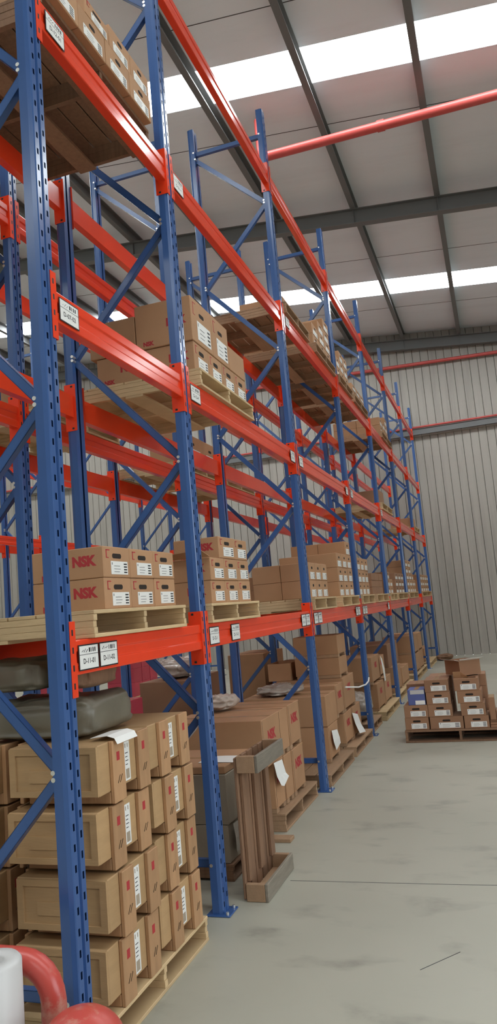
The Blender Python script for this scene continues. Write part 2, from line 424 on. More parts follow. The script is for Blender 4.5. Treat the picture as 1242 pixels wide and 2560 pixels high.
HGT = ['', 'lowest', 'second-level', 'third-level', 'topmost']
BEAMS = {}
def run(x, fys, name, levels_front, levels_rear, skip=()):
    for i, y in enumerate(fys):
        frame(x, y, 'blue steel upright frame, %s from the camera in the %s' % (ORD[i + 1], name), 'upright frames of the ' + name)
    for i in range(len(fys) - 1):
        y0, y1 = fys[i] + .1, fys[i + 1]
        for side, lv in (('front', levels_front), ('rear', levels_rear)):
            for k in lv:
                if (side, k, i) in skip: continue
                lab = 'orange %s %s beam of the %s, %s bay from the camera' % (HGT[k + 1], side, name, ORD[i + 1])
                xx = x if side == 'front' else x - DEP
                BEAMS[(name, side, k, i)] = beam(xx, y0, y1, LV[k], lab, 'load beams of the ' + name, 1 if side == 'front' else -1)
N1 = 'aisle rack'; N2 = 'back-to-back rack'; N3 = 'far rack'
run(XF, FY, N1, [0, 1, 2, 3], [0, 1, 2])
X2 = -2.78
run(X2, FY, N2, [0, 1, 2], [0, 1, 2])
X3 = -6.97
FY3 = [12.95 + L * k for k in range(-3, 3)]
run(X3, FY3, N3, [0, 1, 2], [0, 1, 2])

def lab(i, k, y, txt, w=.155):
    t = BEAMS[(N1, 'front', k, i)]
    location_label(t, y - t.location.y, .014, txt, w)
lab(0, 0, 2.634, 'D-11-01'); lab(0, 0, 2.798, 'D-11-02'); lab(0, 1, 2.634, 'D-07-02'); lab(0, 2, 2.650, 'D-12-01')
lab(1, 0, 4.062, 'D-12-1'); lab(1, 0, 4.437, 'D-11-0'); lab(1, 1, 4.064, 'D-12-4'); lab(1, 2, 4.052, 'D-21-1')
lab(1, 0, 6.205, 'D-13-1', .14); lab(1, 0, 6.355, 'D-13-2', .14); lab(2, 0, 6.66, 'D-14-1', .15); lab(2, 0, 6.825, 'D-14-2', .15)
lab(1, 1, 6.365, 'D-13-3', .145); lab(2, 1, 6.665, 'D-14-3', .145); lab(2, 2, 6.665, 'D-14-5', .145)
lab(2, 0, 8.76, 'D-15-1', .14); lab(2, 0, 8.91, 'D-15-2', .14); lab(3, 0, 9.24, 'D-16-1', .15); lab(3, 0, 9.41, 'D-16-2', .15)
lab(2, 1, 8.92, 'D-15-3', .145); lab(3, 1, 9.24, 'D-16-3', .145)
lab(3, 0, 11.45, 'D-17-1', .16); lab(4, 1, 11.80, 'D-18-1', .16)

# ------------------------------------------------------------------ pallets
_pm = {}
def pallet_meshes(w, d, h, mat):
    k = (round(w, 3), round(d, 3), round(h, 3), mat)
    if k not in _pm:
        t = .016 if h < .13 else .02
        top = MB(); n = 7; bw = d / n
        for i in range(n): top.bbox(-d + i * bw + .004, -d + (i + 1) * bw - .004 + (.004 if i == n - 1 else 0), 0, w, h - t, h, .002)
        bot = MB()
        for i in (0, 3, 6): bot.bbox(-d + i * bw + .004, -d + (i + 1) * bw - .004 + (.004 if i == n - 1 else 0), 0, w, 0, t, .002)
        st = []
        for yc in (.014, w / 2, w - .014):
            s_ = MB(); hz = (h - 2 * t) / 3
            for q in range(3): s_.bbox(-d + .004, -.003 - .004 * (q % 2), yc - .014 + .001 * (q % 2), yc + .014 - .001 * (q % 2), t + .0003 + q * hz, t + (q + 1) * hz - .0006, .0012)
            st.append(s_.mesh('stringer', [mat]))
        _pm[k] = (top.mesh('top_deck', [mat]), bot.mesh('bottom_deck', [mat]), st)
    return _pm[k]
def pallet(x, y0, y1, z, label, h=.115, d=1.0, mat='pine', rz=0, group=None):
    """front edge at x, openings face +X"""
    t = thing('pallet', label, 'pallet', (x, y0, z), rz, group)
    a, b_, st = pallet_meshes(y1 - y0, d, h, mat)
    inst('top_deck', a, t); inst('bottom_deck', b_, t)
    for s_ in st: inst('stringer', s_, t)
    return t

# ------------------------------------------------------------------ cartons
_cm = {}
LOGO = 'NSK'
def carton_meshes(dx, dy, dz, style, mat):
    k = (round(dx, 3), round(dy, 3), round(dz, 3), style, mat)
    if k in _cm: return _cm[k]
    mb = MB(); mb.bbox(-dx, 0, 0, dy, 0, dz, .0035)          # front face at x = 0
    e = .0006
    # flap seam + tape on top
    mb.box(-dx + .004, -.004, dy / 2 - .024, dy / 2 + .024, dz - .0002, dz + .0004, 1)
    lm = None
    if style in ('logo', 'hole', 'tall'):
        hy, hz = dy * .5, dz * .70
        hw, hh = min(.085, dy * .34) / 2, min(.028, dz * .16) / 2
        if style == 'tall': hw, hh = dy * .11, dz * .075
        pr = []
        for sx, a0 in ((1, -PI / 2), (-1, PI / 2)):
            for j in range(7):
                a = a0 + PI * j / 6; pr.append((hy + sx * (hw - hh) + hh * math.cos(a), hz + hh * math.sin(a)))
        mb.prism(pr, 'x', -.0005, e, 2)
    if style in ('logo', 'crate'):
        for yy, s in ((0, 1), (dy, -1)):
            hgt = min(.050, dz * .31) * (1 if style == 'logo' else 1.5); tw = twidth(LOGO, .085) * hgt
            if style == 'logo':
                x0 = -.035 - tw if s > 0 else -.035
                mb.text(LOGO, (x0, yy - s * .0006, dz * .42), (s, 0, 0), (0, 0, 1), hgt, 3, .085)
                if dx > .3: mb.text(LOGO, (-dx + .05 if s > 0 else -dx + .05 + tw, yy - s * .0006, dz * .06), (s, 0, 0), (0, 0, 1), hgt * .55, 3, .085)
    if style == 'logo':
        a, c = dy * .10, dz * .90
        mb.box(-.0003, e, a, a + dy * .14, c - .005, c, 3); mb.box(-.0003, e, a, a + .008, c - dz * .28, c, 3); mb.box(-.0003, e, a, a + dy * .10, c - dz * .28, c - dz * .28 + .004, 3)
    if style == 'crate':
        hgt = min(.07, dz * .22); tw = twidth(LOGO, .085) * hgt
        if tw > dy * .6: hgt *= dy * .6 / tw; tw = dy * .6
        mb.text(LOGO, (e, dy / 2 - tw / 2, dz * .52), (0, 1, 0), (0, 0, 1), hgt, 3, .085)
        mb.box(-.0003, e, .012, .016, .01, dz - .01, 2); mb.box(-.0003, e, dy - .016, dy - .012, .01, dz - .01, 2)
    body = mb.mesh('carton', [mat, 'tape', 'hole', 'red_ink'])
    if style in ('logo', 'hole', 'tall'):
        l = MB()
        if style == 'tall': y0, y1, z0, z1 = dy * .16, dy * .86, dz * .06, dz * .46
        else: y0, y1, z0, z1 = dy * .26, dy * .90, dz * .10, dz * .53
        l.box(.0005, .0014, y0, y1, z0, z1, 0); w, h = y1 - y0, z1 - z0; X = .0018
        r = random.Random(3)
        for i in range(4): l.box(.0014, X, y0 + w * .76, y0 + w * .95, z0 + h * (.12 + .21 * i), z0 + h * (.22 + .21 * i), 1)
        l.box(.0014, X, y0 + w * .06, y0 + w * .09, z0 + h * .72, z0 + h * .9, 1)
        for i in range(3): l.box(.0014, X, y0 + w * .18, y0 + w * (.45 + .2 * r.random()), z0 + h * (.18 + .22 * i), z0 + h * (.21 + .22 * i), 1)
        lm = l.mesh('shipping_label', ['label', 'black'])
    _cm[k] = (body, lm); return _cm[k]
def carton(x, y, z, dx, dy, dz, label, style='hole', mat='card', rz=0, group=None, tilt=None):
    body, lm = carton_meshes(dx, dy, dz, style, mat)
    o = inst('carton', body, None, (x, y, z), rz); tag(o, label, 'carton', group)
    if tilt: o.rotation_euler = (tilt[0], tilt[1], rz)
    if lm: inst('shipping_label', lm, o)
    return o
ROWN = {1: ['only'], 2: ['bottom', 'top'], 3: ['bottom', 'middle', 'top'], 4: ['bottom', 'second', 'third', 'top'], 5: ['bottom', 'second', 'third', 'fourth', 'top']}
def stack(x, y0, w, ncol, z, h, heights, where, style='hole', mat='card', dx=.36, nx=1, gap=.004, jit=.006):
    """ncol columns along Y, heights[c] cartons high, nx deep"""
    if isinstance(heights, int): heights = [heights] * ncol
    coln = {1: ['single'], 2: ['near', 'far'], 3: ['near', 'middle', 'far'], 4: ['near', 'second', 'third', 'far'], 5: ['near', 'second', 'third', 'fourth', 'far']}[ncol]
    r = random.Random(int(y0 * 1000) + int(z * 100)); out = {}
    for d in range(nx):
        for c in range(ncol):
            for k in range(heights[c]):
                lab_ = 'brown carton, %s row, %s %scolumn of %s' % (ROWN[heights[c]][k], coln[c], '' if nx == 1 else ('front ' if d == 0 else 'back '), where)
                out[(d, c, k)] = carton(x - d * (dx + .004) - jit * r.random(), y0 + c * w + gap / 2, z + k * (h + .001), dx, w - gap, h - .0005, lab_, style if d == 0 else ('logo' if style == 'logo' else 'plain'), mat, group='cartons in ' + where)
    return out

B1, B2, B3, B4 = 'the first bay', 'the second bay', 'the third bay', 'the fourth bay'
zL = [LV[k] + BH + .001 for k in range(4)]
PH = .115
# --- low beams (1.576)
pallet(-1.60, 2.725, 3.68, zL[0], 'pale pine pallet on the low beam of the nearest bay')
stack(-1.645, 2.905, .252, 3, zL[0] + PH + .001, .141, 2, 'the stack above the two white labels', 'logo', dx=.372)
pallet(-1.605, 4.075, 4.99, zL[0], 'pale pine pallet on the low beam just past the second upright')
S2 = stack(-1.650, 4.215, .247, 3, zL[0] + PH + .001, .141, 2, 'the stack just past the second upright', 'logo', dx=.30)
carton(-1.655, 4.40, zL[0] + PH + .001 + .285, .32, .275, .140, 'nearer carton of the top pair on the stack past the second upright', 'logo', rz=-.03)
carton(-1.655, 4.69, zL[0] + PH + .001 + .285, .32, .262, .140, 'farther carton of the top pair on the stack past the second upright', 'logo')
# open flap of a carton under the pair
mb = MB(); mb.add([(-1.95, 4.10, 2.000), (-1.66, 4.10, 2.012), (-1.65, 4.215, 1.978), (-1.95, 4.215, 1.978), (-1.95, 4.10, 2.003), (-1.66, 4.10, 2.015), (-1.65, 4.215, 1.981), (-1.95, 4.215, 1.981)], [(0, 1, 2, 3), (4, 7, 6, 5), (0, 4, 5, 1), (1, 5, 6, 2), (2, 6, 7, 3), (3, 7, 4, 0)])
p_ = S2[(0, 0, 1)]; o = mb.build('flap', ['card'], p_, -p_.location)
pallet(-1.605, 6.66, 7.62, zL[0], 'pale pine pallet on the low beam just past the third upright')
stack(-1.655, 6.745, .252, 3, zL[0] + PH + .001, .166, 2, 'the stack just past the third upright', 'tall', dx=.28, nx=2)
pallet(-1.605, 7.95, 8.97, zL[0], 'pale pine pallet on the low beam just before the fourth upright')
stack(-1.650, 8.05, .285, 3, zL[0] + PH + .001, .160, [3, 3, 4], 'the tall stack before the fourth upright', 'tall', dx=.33, nx=2)
pallet(-1.605, 9.225, 10.15, zL[0], 'pale pine pallet on the low beam just past the fourth upright', d=.95)
stack(-1.650, 9.26, .27, 3, zL[0] + PH + .001, .158, 3, 'the stack just past the fourth upright', 'tall', dx=.33)
pallet(-1.605, 10.42, 11.55, zL[0], 'pale pine pallet on the low beam just before the fifth upright', d=.95)
stack(-1.68, 10.48, .34, 3, zL[0] + PH + .001, .100, 3, 'the flat stack before the fifth upright', 'plain', 'card_dark', dx=.5)
pallet(-1.605, 11.80, 12.55, zL[0], 'pale pine pallet on the low beam just past the fifth upright', d=.95)
stack(-1.65, 11.84, .30, 2, zL[0] + PH + .001, .115, [3, 2], 'the low stack past the fifth upright', 'tall', dx=.4)
pallet(-1.605, 12.75, 14.1, zL[0], 'pale pine pallet on the low beam just before the sixth upright', d=.95)
stack(-1.65, 12.80, .40, 3, zL[0] + PH + .001, .115, 3, 'the wide stack before the sixth upright', 'tall', 'card_dark', dx=.4, nx=2)
pallet(-1.605, 14.42, 16.0, zL[0], 'pale pine pallet on the low beam just past the sixth upright', d=.95)
stack(-1.65, 14.5, .45, 2, zL[0] + PH + .001, .125, 5, 'the tallest stack past the sixth upright', 'tall', dx=.4)
stack(-1.65, 15.45, .27, 2, zL[0] + PH + .001, .125, [3, 2], 'the small stack before the seventh upright', 'tall', dx=.4)
pallet(-1.605, 17.0, 19.2, zL[0], 'pale pine pallet on the low beam in the last bay', d=.95)
stack(-1.65, 17.1, .50, 4, zL[0] + PH + .001, .130, 3, 'the stack in the last bay', 'hole', dx=.4)

# --- second level (3.059)
pallet(-1.605, 4.20, 5.27, zL[1], 'pale pine pallet on the second-level beam past the second upright', d=.95)
stack(-1.645, 4.225, .256, 4, zL[1] + PH + .001, .195, 1, 'the second-level stack past the second upright', 'logo', dx=.35, nx=2)
zz = zL[1] + PH + .002 + .196
carton(-1.645, 4.215, zz, .40, .36, .30, 'tall carton on the near end of the second-level stack behind the second upright', 'logo')
carton(-1.645, 4.58, zz, .40, .32, .30, 'tall carton second from the near end of the second-level stack', 'logo')
carton(-1.645, 4.905, zz, .40, .34, .18, 'lower carton on the far end of the second-level stack', 'plain')
cA = carton(-2.05, 4.215, zz, .34, .36, .24, 'carton with white sticker behind the tall cartons on the second level', 'hole', rz=0)
carton(-2.05, 4.60, zz, .34, .40, .20, 'unmarked carton at the back of the second-level stack', 'plain')
pallet(-1.61, 12.0, 13.2, zL[1], 'pine pallet on the second-level beam past the fifth upright', d=.9)
carton(-1.66, 12.05, zL[1] + PH + .001, .5, .5, .22, 'brown carton alone on the second level past the fifth upright', 'plain', 'card_dark')
pallet(-1.61, 16.95, 18.0, zL[1], 'pine pallet on the second-level beam in the last bay', d=.9)
carton(-1.66, 17.0, zL[1] + PH + .001, .5, .6, .20, 'light carton on the second level in the last bay', 'plain')

# --- third level (4.449)
pallet(-1.685, 2.70, 3.85, zL[2], 'dark pallet on the third-level beam in the nearest bay', h=.150, d=.86, mat='oldwood')
zc = zL[2] + .152
stack(-1.64, 2.715, .272, 4, zc, .150, 1, 'the third-level row in the nearest bay', 'tall', dx=.40, nx=2)
carton(-1.645, 3.06, zc + .152, .4, .25, .10, 'low carton with red mark on the third level of the nearest bay', 'logo')
carton(-1.645, 3.32, zc + .152, .4, .24, .140, 'nearer upper carton on the third level beside the second upright', 'tall')
carton(-1.645, 3.565, zc + .152, .4, .235, .140, 'farther upper carton on the third level beside the second upright', 'tall')
pallet(-1.605, 6.66, 7.6, zL[2], 'brown pallet on the third-level beam past the third upright', d=.95, mat='palletbrown')
stack(-1.645, 6.70, .29, 3, zL[2] + PH + .001, .075, 1, 'the third-level layer past the third upright', 'tall', dx=.45)
pallet(-1.605, 7.92, 8.98, zL[2], 'brown pallet on the third-level beam before the fourth upright', d=.95, mat='palletbrown')
stack(-1.645, 7.98, .32, 3, zL[2] + PH + .001, .135, [2, 3, 4], 'the tall third-level stack before the fourth upright', 'tall', dx=.42, nx=2)
pallet(-1.605, 9.24, 10.15, zL[2], 'brown pallet on the third-level beam past the fourth upright', d=.95, mat='palletbrown')
stack(-1.645, 9.28, .275, 3, zL[2] + PH + .001, .140, [2, 3, 3], 'the third-level stack past the fourth upright', 'tall', dx=.42, nx=2)
pallet(-1.605, 10.3, 11.45, zL[2], 'brown pallet on the third-level beam before the fifth upright', d=.95, mat='palletbrown')
stack(-1.645, 10.36, .34, 3, zL[2] + PH + .001, .095, 2, 'the third-level stack before the fifth upright', 'tall', dx=.42, nx=2)
pallet(-1.605, 12.95, 14.15, zL[2], 'brown pallet on the third-level beam before the sixth upright', d=.95, mat='palletbrown')
stack(-1.645, 13.05, .33, 3, zL[2] + PH + .001, .14, [2, 2, 3], 'the third-level stack before the sixth upright', 'tall', dx=.42, nx=2)

# --- back-to-back rack loads
def back_load(y0, y1, k, n, h, nz, where, mat='card'):
    pallet(X2 - .0, y0, y1, zL[k], 'pine pallet carrying ' + where, d=.85)
    w = (y1 - y0 - .06) / n
    stack(X2 - .04, y0 + .03, w, n, zL[k] + PH + .001, h, nz, where, 'hole', mat, dx=.38, nx=1)
back_load(4.30, 5.3, 1, 3, .16, 1, 'the back-to-back rack, second bay')
back_load(6.70, 7.75, 1, 2, .30, 1, 'the back-to-back rack, third bay')
back_load(7.85, 8.85, 1, 3, .15, 1, 'the back-to-back rack, third bay end')
back_load(2.75, 3.80, 2, 3, .20, 2, 'the back-to-back rack, first bay')
back_load(9.4, 10.5, 0, 3, .18, 2, 'the back-to-back rack, fourth bay')
back_load(12.0, 13.2, 0, 3, .18, 2, 'the back-to-back rack, fifth bay')

# ------------------------------------------------------------------ wooden crates on the floor, first bay
def crate_meshes():
    W, D, H = .425, .445, .252
    b = MB(); b.bbox(-D, -.02, 0, W, .048, H - .004, .004)
    for yy, s in ((0, -1), (W, 1)):       # framed end panels
        for (xa, xb, za, zb) in ((-D + .004, -.024, .050, .074), (-D + .004, -.024, H - .034, H - .008), (-D + .004, -D + .034, .074, H - .034), (-.054, -.024, .074, H - .034)):
            y0, y1 = sorted((yy, yy + s * .008)); b.box(xa, xb, y0, y1, za, zb)
        y0, y1 = sorted((yy, yy + s * .006)); b.box(-D * .78, -.13, y0, y1, H * .42, H * .62)
    body = b.mesh('crate_body', ['ply'])
    bat = []
    for y0, y1 in ((.085, .185), (.315, .415)):
        m_ = MB(); m_.bbox(-.0198, 0, y0, y1, 0, H - .002, .003); m_.bbox(-D + .03, -.0202, y0, y1, 0, .0475, .003); m_.bbox(-D - .018, -D - .0002, y0, y1, 0, H - .002, .003)
        m_.box(-.0002, .0005, y0 + .03, y0 + .055, H * .66, H * .80, 1)      # red stencil mark
        for j in range(2): m_.bar((.0003, y0 + .03 + j * .018, H * .30), (.0003, y0 + .05 + j * .018, H * .42), .004, .0006, 2, (1, 0, 0))
        bat.append(m_.mesh('batten', ['batten', 'red_ink', 'hole']))
    l = MB(); l.box(-.0197, -.0186, .212, .262, .060, H - .030, 0)
    l.box(-.0186, -.018, .222, .252, .068, .108, 1); l.box(-.0186, -.018, .222, .228, H - .055, H - .038, 1); l.box(-.0186, -.018, .243, .249, H - .055, H - .038, 1)
    for j in range(4): l.box(-.0186, -.018, .222, .222 + .02 + .005 * (j % 2), .125 + j * .016, .128 + j * .016, 2)
    return body, bat, l.mesh('shipping_label', ['label', 'machine', 'black'])
CB, CBAT, CLAB = crate_meshes()
def crate(x, y, z, label):
    t = thing('wooden_crate', label, 'crate', (x, y, z), 0, 'wooden crates stacked on the floor pallet')
    inst('crate_body', CB, t)
    for m_ in CBAT: inst('batten', m_, t)
    inst('shipping_label', CLAB, t)
pallet(-1.60, 2.665, 3.66, 0, 'pine pallet on the floor under the wooden crates', h=.118, d=1.05, mat='pine')
for k in range(4):
    z = .119 + k * .2585; rn = ['bottom', 'second', 'third', 'top'][k]
    dx = [0, .012, -.006, .004][k]
    crate(-1.595 + dx, 2.70 + [.0, .01, -.004, .006][k], z, 'plywood crate with battens, %s layer of the near front column' % rn)
    crate(-1.595 - dx * .5, 3.18 + [.0, .006, .0, -.012][k], z, 'plywood crate with battens, %s layer of the far front column' % rn)
    crate(-2.115, 2.70, z, 'plywood crate with battens, %s layer of the column behind the near one' % rn)
    if k == 3: crate(-2.115, 3.18, z, 'plywood crate with battens, top layer of the column behind the far one')
    else: crate(-2.115, 3.18, z, 'plywood crate with battens, %s layer of the column behind the far one' % rn)

def blob(name, label, cat, c, r, mat, e=.6, amp=.06, seed=1, rz=0, nu=56, nv=34, knots=(), group=None):
    """a soft rounded bundle (superellipsoid with folds)"""
    rr = random.Random(seed); ph = [rr.random() * 6 for _ in range(8)]
    def sp(v, p): return math.copysign(abs(v) ** p, v)
    vs = []; fs = []
    for i in range(nv + 1):
        t = -PI / 2 + PI * i / nv
        for j in range(nu):
            p = 2 * PI * j / nu
            x = sp(math.cos(t), e) * sp(math.cos(p), e); y = sp(math.cos(t), e) * sp(math.sin(p), e); z = sp(math.sin(t), e)
            k = 1 + amp * (math.sin(3 * p + ph[0] + 2 * t) * .5 + math.sin(7 * p + ph[1] - 3 * t) * .3 + math.sin(11 * t + ph[2] + p) * .25) * math.cos(t)
            k -= sum(.16 * math.exp(-((x - kx) / .09) ** 2) for kx in knots)
            q = Vector((x * r[0], y * r[1], z * r[2])) * 9 + Vector((seed * 7.3, 0, 0))
            w = mnoise.noise(q) * .9 + abs(mnoise.noise(q * 2.3)) * .9 - .25
            k += amp * 1.6 * w
            vs.append((x * r[0] * (1 + amp * .8 * w), y * r[1] * k, z * r[2] * (k if z > 0 else 1)))
    for i in range(nv):
        for j in range(nu): fs.append((i * nu + j, i * nu + (j + 1) % nu, (i + 1) * nu + (j + 1) % nu, (i + 1) * nu + j))
    mb = MB(); mb.add(vs, fs, 0, True)
    zm = min(v[2] for v in vs)
    o = mb.build(name, [mat]); o.location = (c[0], c[1], c[2] - zm); o.rotation_euler = (0, 0, rz)
    return tag(o, label, cat, group)
zt = .119 + 4 * .2585 - .004
blob('wrapped_bundle', 'large grey-green wrapped bundle lying on top of the wooden crates', 'bundle', (-1.99, 3.02, zt), (.285, .23, .085), 'sack', .38, .10, 3, .04, knots=(.30, -.45))
blob('wrapped_bundle', 'upper grey-green wrapped bundle on the left half of the lower bundle', 'bundle', (-2.20, 3.03, zt + .205), (.22, .20, .072), 'sack', .42, .11, 5, .10)
blob('wrapped_bundle', 'dark brown wrapped bundle on the right half of the grey bundle', 'bundle', (-1.845, 3.03, zt + .203), (.105, .16, .062), 'oldwood', .44, .11, 8, .05)

def sheet(label, pts, name='paper_sheet', cat='paper', mat='paper', th=.0012, group=None, par=None):
    """a thin curved sheet: rows of points"""
    nr = len(pts); nc = len(pts[0]); vs = [Vector(p) for row in pts for p in row]
    n = (vs[1] - vs[0]).cross(vs[nc] - vs[0]).normalized() * th
    fs = []
    for i in range(nr - 1):
        for j in range(nc - 1):
            a = i * nc + j; fs.append((a, a + 1, a + nc + 1, a + nc))
    k = nr * nc; fs2 = [tuple(v + k for v in f[::-1]) for f in fs]; side = []
    ring = [j for j in range(nc)] + [i * nc + nc - 1 for i in range(1, nr)] + [(nr - 1) * nc + j for j in range(nc - 2, -1, -1)] + [i * nc for i in range(nr - 2, 0, -1)]
    for a, b_ in zip(ring, ring[1:] + ring[:1]): side.append((a, b_, b_ + k, a + k))
    mb = MB(); mb.add(vs + [v + n for v in vs], fs + fs2 + side, 0)
    o = mb.build(name, [mat])
    if par: o.parent = par; o.location = -par.location; return o
    return tag(o, label, cat, group)
zz = zt + .003
sheet('white paper sheet curling over the edge of the near top crate', [[(-1.70, 2.80 + .06 * j, zz + .006) for j in range(4)], [(-1.62, 2.80 + .06 * j, zz + .014) for j in range(4)], [(-1.585, 2.80 + .06 * j, zz + .004) for j in range(4)], [(-1.572, 2.80 + .06 * j, zz - .02) for j in range(4)]])

# ------------------------------------------------------------------ floor, second bay
# upright old pallet
t = thing('standing_pallet', 'weathered wooden pallet standing on its side in front of the second bay', 'pallet', (-1.58, 4.14, 0), 0)
W_, H_ = .535, .80
for i in range(5):
    mb = MB(); y0 = .006 + i * .107; mb.bbox(0, .018, y0, y0 + .088, .012, H_ - .012, .003); mb.build('deck_board', ['oldwood'], t)
for z0 in (0, H_ / 2 - .05, H_ - .098):
    if abs(z0 - (H_ / 2 - .05)) < .01: continue
    for ya, yb, zh in ((0, .03, .097), (W_ - .03, W_, .097)):
        mb = MB(); mb.bbox(.0185, .130, ya, yb, z0 + .001, z0 + zh, .003); mb.build('stringer_block', ['palletbrown'], t)
    mb = MB(); mb.bbox(.1305, .150, 0, W_, z0, z0 + .098, .003); mb.build('bottom_board', ['greywood'], t)
    mb = MB(); mb.bbox(.0187, .1303, .0305, W_ - .0305, z0 + .002, z0 + .018, .002); mb.build('ledge_board', ['palletbrown'], t)
for y0 in (.003, .215, .43):
    mb = MB(); mb.bbox(.0187, .040, y0 + .03, y0 + .10, .0985, H_ - .0985, .003); mb.build('stringer', ['oldwood'], t)

# grey boxes just past the second upright
zb = 0
pallet(-1.74, 4.43, 5.05, 0, 'dark pallet on the floor behind the standing pallet', h=.10, d=.8, mat='oldwood')
gA = carton(-1.76, 4.44, .102, .50, .56, .225, 'grey-brown lower box on the floor behind the standing pallet', 'plain', 'machine')
carton(-1.75, 4.44, .330, .55, .60, .300, 'grey-brown upper box behind the second upright and standing pallet', 'plain', 'machine')
carton(-1.755, 4.45, .632, .52, .55, .045, 'flat pale carton lid lying on the grey-brown upper box', 'plain', 'card')
sheet('silver plastic film hanging over the lower grey box past the second upright', [[(-1.735, 4.47 + .1 * j, .33 - .004 * j) for j in range(4)], [(-1.728, 4.48 + .09 * j, .24) for j in range(4)], [(-1.735, 4.50 + .08 * j, .15 + .01 * j) for j in range(4)]], 'plastic_film', 'plastic', 'clear', par=gA)
sheet('white paper sheet lying on the flat pale carton lid', [[(-1.98 + .12 * i, 4.56 + .10 * j, .680 + .002 * ((i + j) % 2)) for j in range(3)] for i in range(3)])

# long cartons and wooden-footed cartons of the second bay
pallet(-1.68, 5.40, 6.40, 0, 'brown pallet on the floor just before the third upright', h=.125, d=.95, mat='palletbrown')
mb = MB(); mb.bbox(-1.77, -1.585, 5.16, 5.26, 0, .026, .003); o = mb.build('loose_plank', ['palletbrown']); tag(o, 'short loose plank on the floor beside the brown pallet', 'plank')
def side_label(o, x0, x1, z0, z1):
    l = MB(); l.box(x0, x1, -.0014, -.0005, z0, z1, 0); l.box(x0 + .01, x0 + .035, -.0018, -.0014, z0 + .012, z1 - .012, 1); l.box(x1 - .03, x1 - .01, -.0018, -.0014, z0 + .02, z1 - .02, 1)
    return l.build('shipping_label', ['label', 'machine'], o)
def footed(x, y, z, dx, dy, dz, label, mat='card', group=None, style='crate'):
    t = thing('footed_carton', label, 'carton', (x, y, z), 0, group)
    b_, l_ = carton_meshes(dx, dy, dz - .035, style, mat); inst('carton_body', b_, t, (0, 0, .035))
    for y0 in (.0, dy - .07):
        mb = MB(); mb.bbox(-dx + .01, -.002, y0 + .002, y0 + .068, 0, .0345, .003); mb.build('wooden_foot', ['palletbrown'], t)
    return t
gN = 'cartons on wooden feet, second bay'
fA = footed(-1.74, 5.40, .126, .62, .25, .36, 'near lower footed carton on the brown pallet, second bay', group=gN)
footed(-1.735, 5.665, .126, .60, .20, .36, 'narrow middle lower footed carton on the brown pallet, second bay', group=gN, style='plain')
footed(-1.73, 5.88, .126, .62, .345, .36, 'far lower footed carton with red print on the brown pallet, second bay', group=gN)
carton(-1.74, 5.20, .487, .75, .455, .345, 'long upper carton with red print, nearest on the brown pallet, second bay', 'crate', group=gN)
footed(-1.74, 5.665, .487, .60, .21, .345, 'narrow upper footed carton in the middle of the second bay floor stack', group=gN, style='plain')
footed(-1.735, 5.885, .487, .70, .345, .35, 'far upper footed carton with red print before the third upright', group=gN)
sheet('white document sheet hanging on the lower cartons behind the standing pallet', [[(-1.722, 5.36 + .07 * j, .50 - .006 * j) for j in range(4)], [(-1.705, 5.36 + .075 * j, .40 - .006 * j) for j in range(4)], [(-1.69, 5.40 + .07 * j, .31 + .02 * abs(j - 1)) for j in range(4)]], 'taped_document', par=fA)
side_label(cA, -.30, -.16, .09, .15)
# cartons further back in the second bay
carton(-2.66, 5.30, 0, .22, 1.0, .62, 'large plain carton standing at the back of the second bay', 'plain', 'card_dark')
blob('plastic_bag', 'cloudy plastic bag lying on the cartons at the back of the second bay', 'bag', (-2.30, 5.78, .838), (.16, .14, .06), 'clear', .85, .32, 11, .3)

# ------------------------------------------------------------------ floor, third bay
pallet(-1.62, 6.68, 7.78, 0, 'brown pallet on the floor just past the third upright', h=.105, d=1.0, mat='palletbrown')
pallet(-1.62, 7.92, 9.0, 0, 'brown pallet on the floor just before the fourth upright', h=.105, d=1.0, mat='palletbrown')
g3 = 'cartons on wooden feet, third bay'
fB = footed(-1.72, 7.16, .106, .62, .43, .34, 'near lower footed carton with white sheet, third bay', group=g3)
footed(-1.72, 7.92, .106, .62, .42, .34, 'middle lower footed carton with red print, third bay', group=g3)
fC = footed(-1.72, 8.37, .106, .62, .50, .34, 'far lower footed carton before the fourth upright', group=g3)
carton(-1.72, 7.15, .449, .85, .46, .29, 'wide unprinted upper carton behind the third upright', 'plain', group=g3)
footed(-1.72, 7.64, .449, .75, .36, .33, 'middle upper footed carton of the third bay floor stack', group=g3)
fD = footed(-1.72, 8.03, .449, .75, .62, .36, 'far upper footed carton of the third bay floor stack', group=g3)
footed(-1.74, 8.05, .811, .50, .42, .22, 'lower of two unprinted footed cartons on top of the third bay stack', group=g3, style='plain')
footed(-1.74, 8.05, 1.033, .50, .42, .24, 'upper of two unprinted footed cartons, right under the low beam', group=g3, style='plain')
mb = MB(); W2, D2, H2 = .42, .26, .19     # open carton
for a in ((-D2, 0, 0, W2, 0, .004), (-D2, 0, 0, .004, .0045, H2), (-D2, 0, W2 - .004, W2, .0045, H2), (-D2, -D2 + .004, .0045, W2 - .0045, .0045, H2), (-.004, 0, .0045, W2 - .0045, .0045, H2)): mb.box(*a)
o = mb.build('open_carton', ['card']); o.location = (-2.30, 8.05, .8115); tag(o, 'pale open-topped carton beside the two unprinted footed cartons', 'carton')
blob('plastic_bag', 'cloudy plastic bag lying on the wide carton behind the third upright', 'bag', (-2.25, 7.38, .741), (.24, .17, .055), 'clear', .85, .32, 21, .1)
sheet('white sheet hanging from the near lower carton past the third upright', [[(-1.702, 7.22 + .08 * j, .40 - .01 * j) for j in range(4)], [(-1.69, 7.22 + .09 * j, .29) for j in range(4)], [(-1.69, 7.30 + .07 * j, .20 + .01 * j) for j in range(4)]], 'taped_document', par=fB)
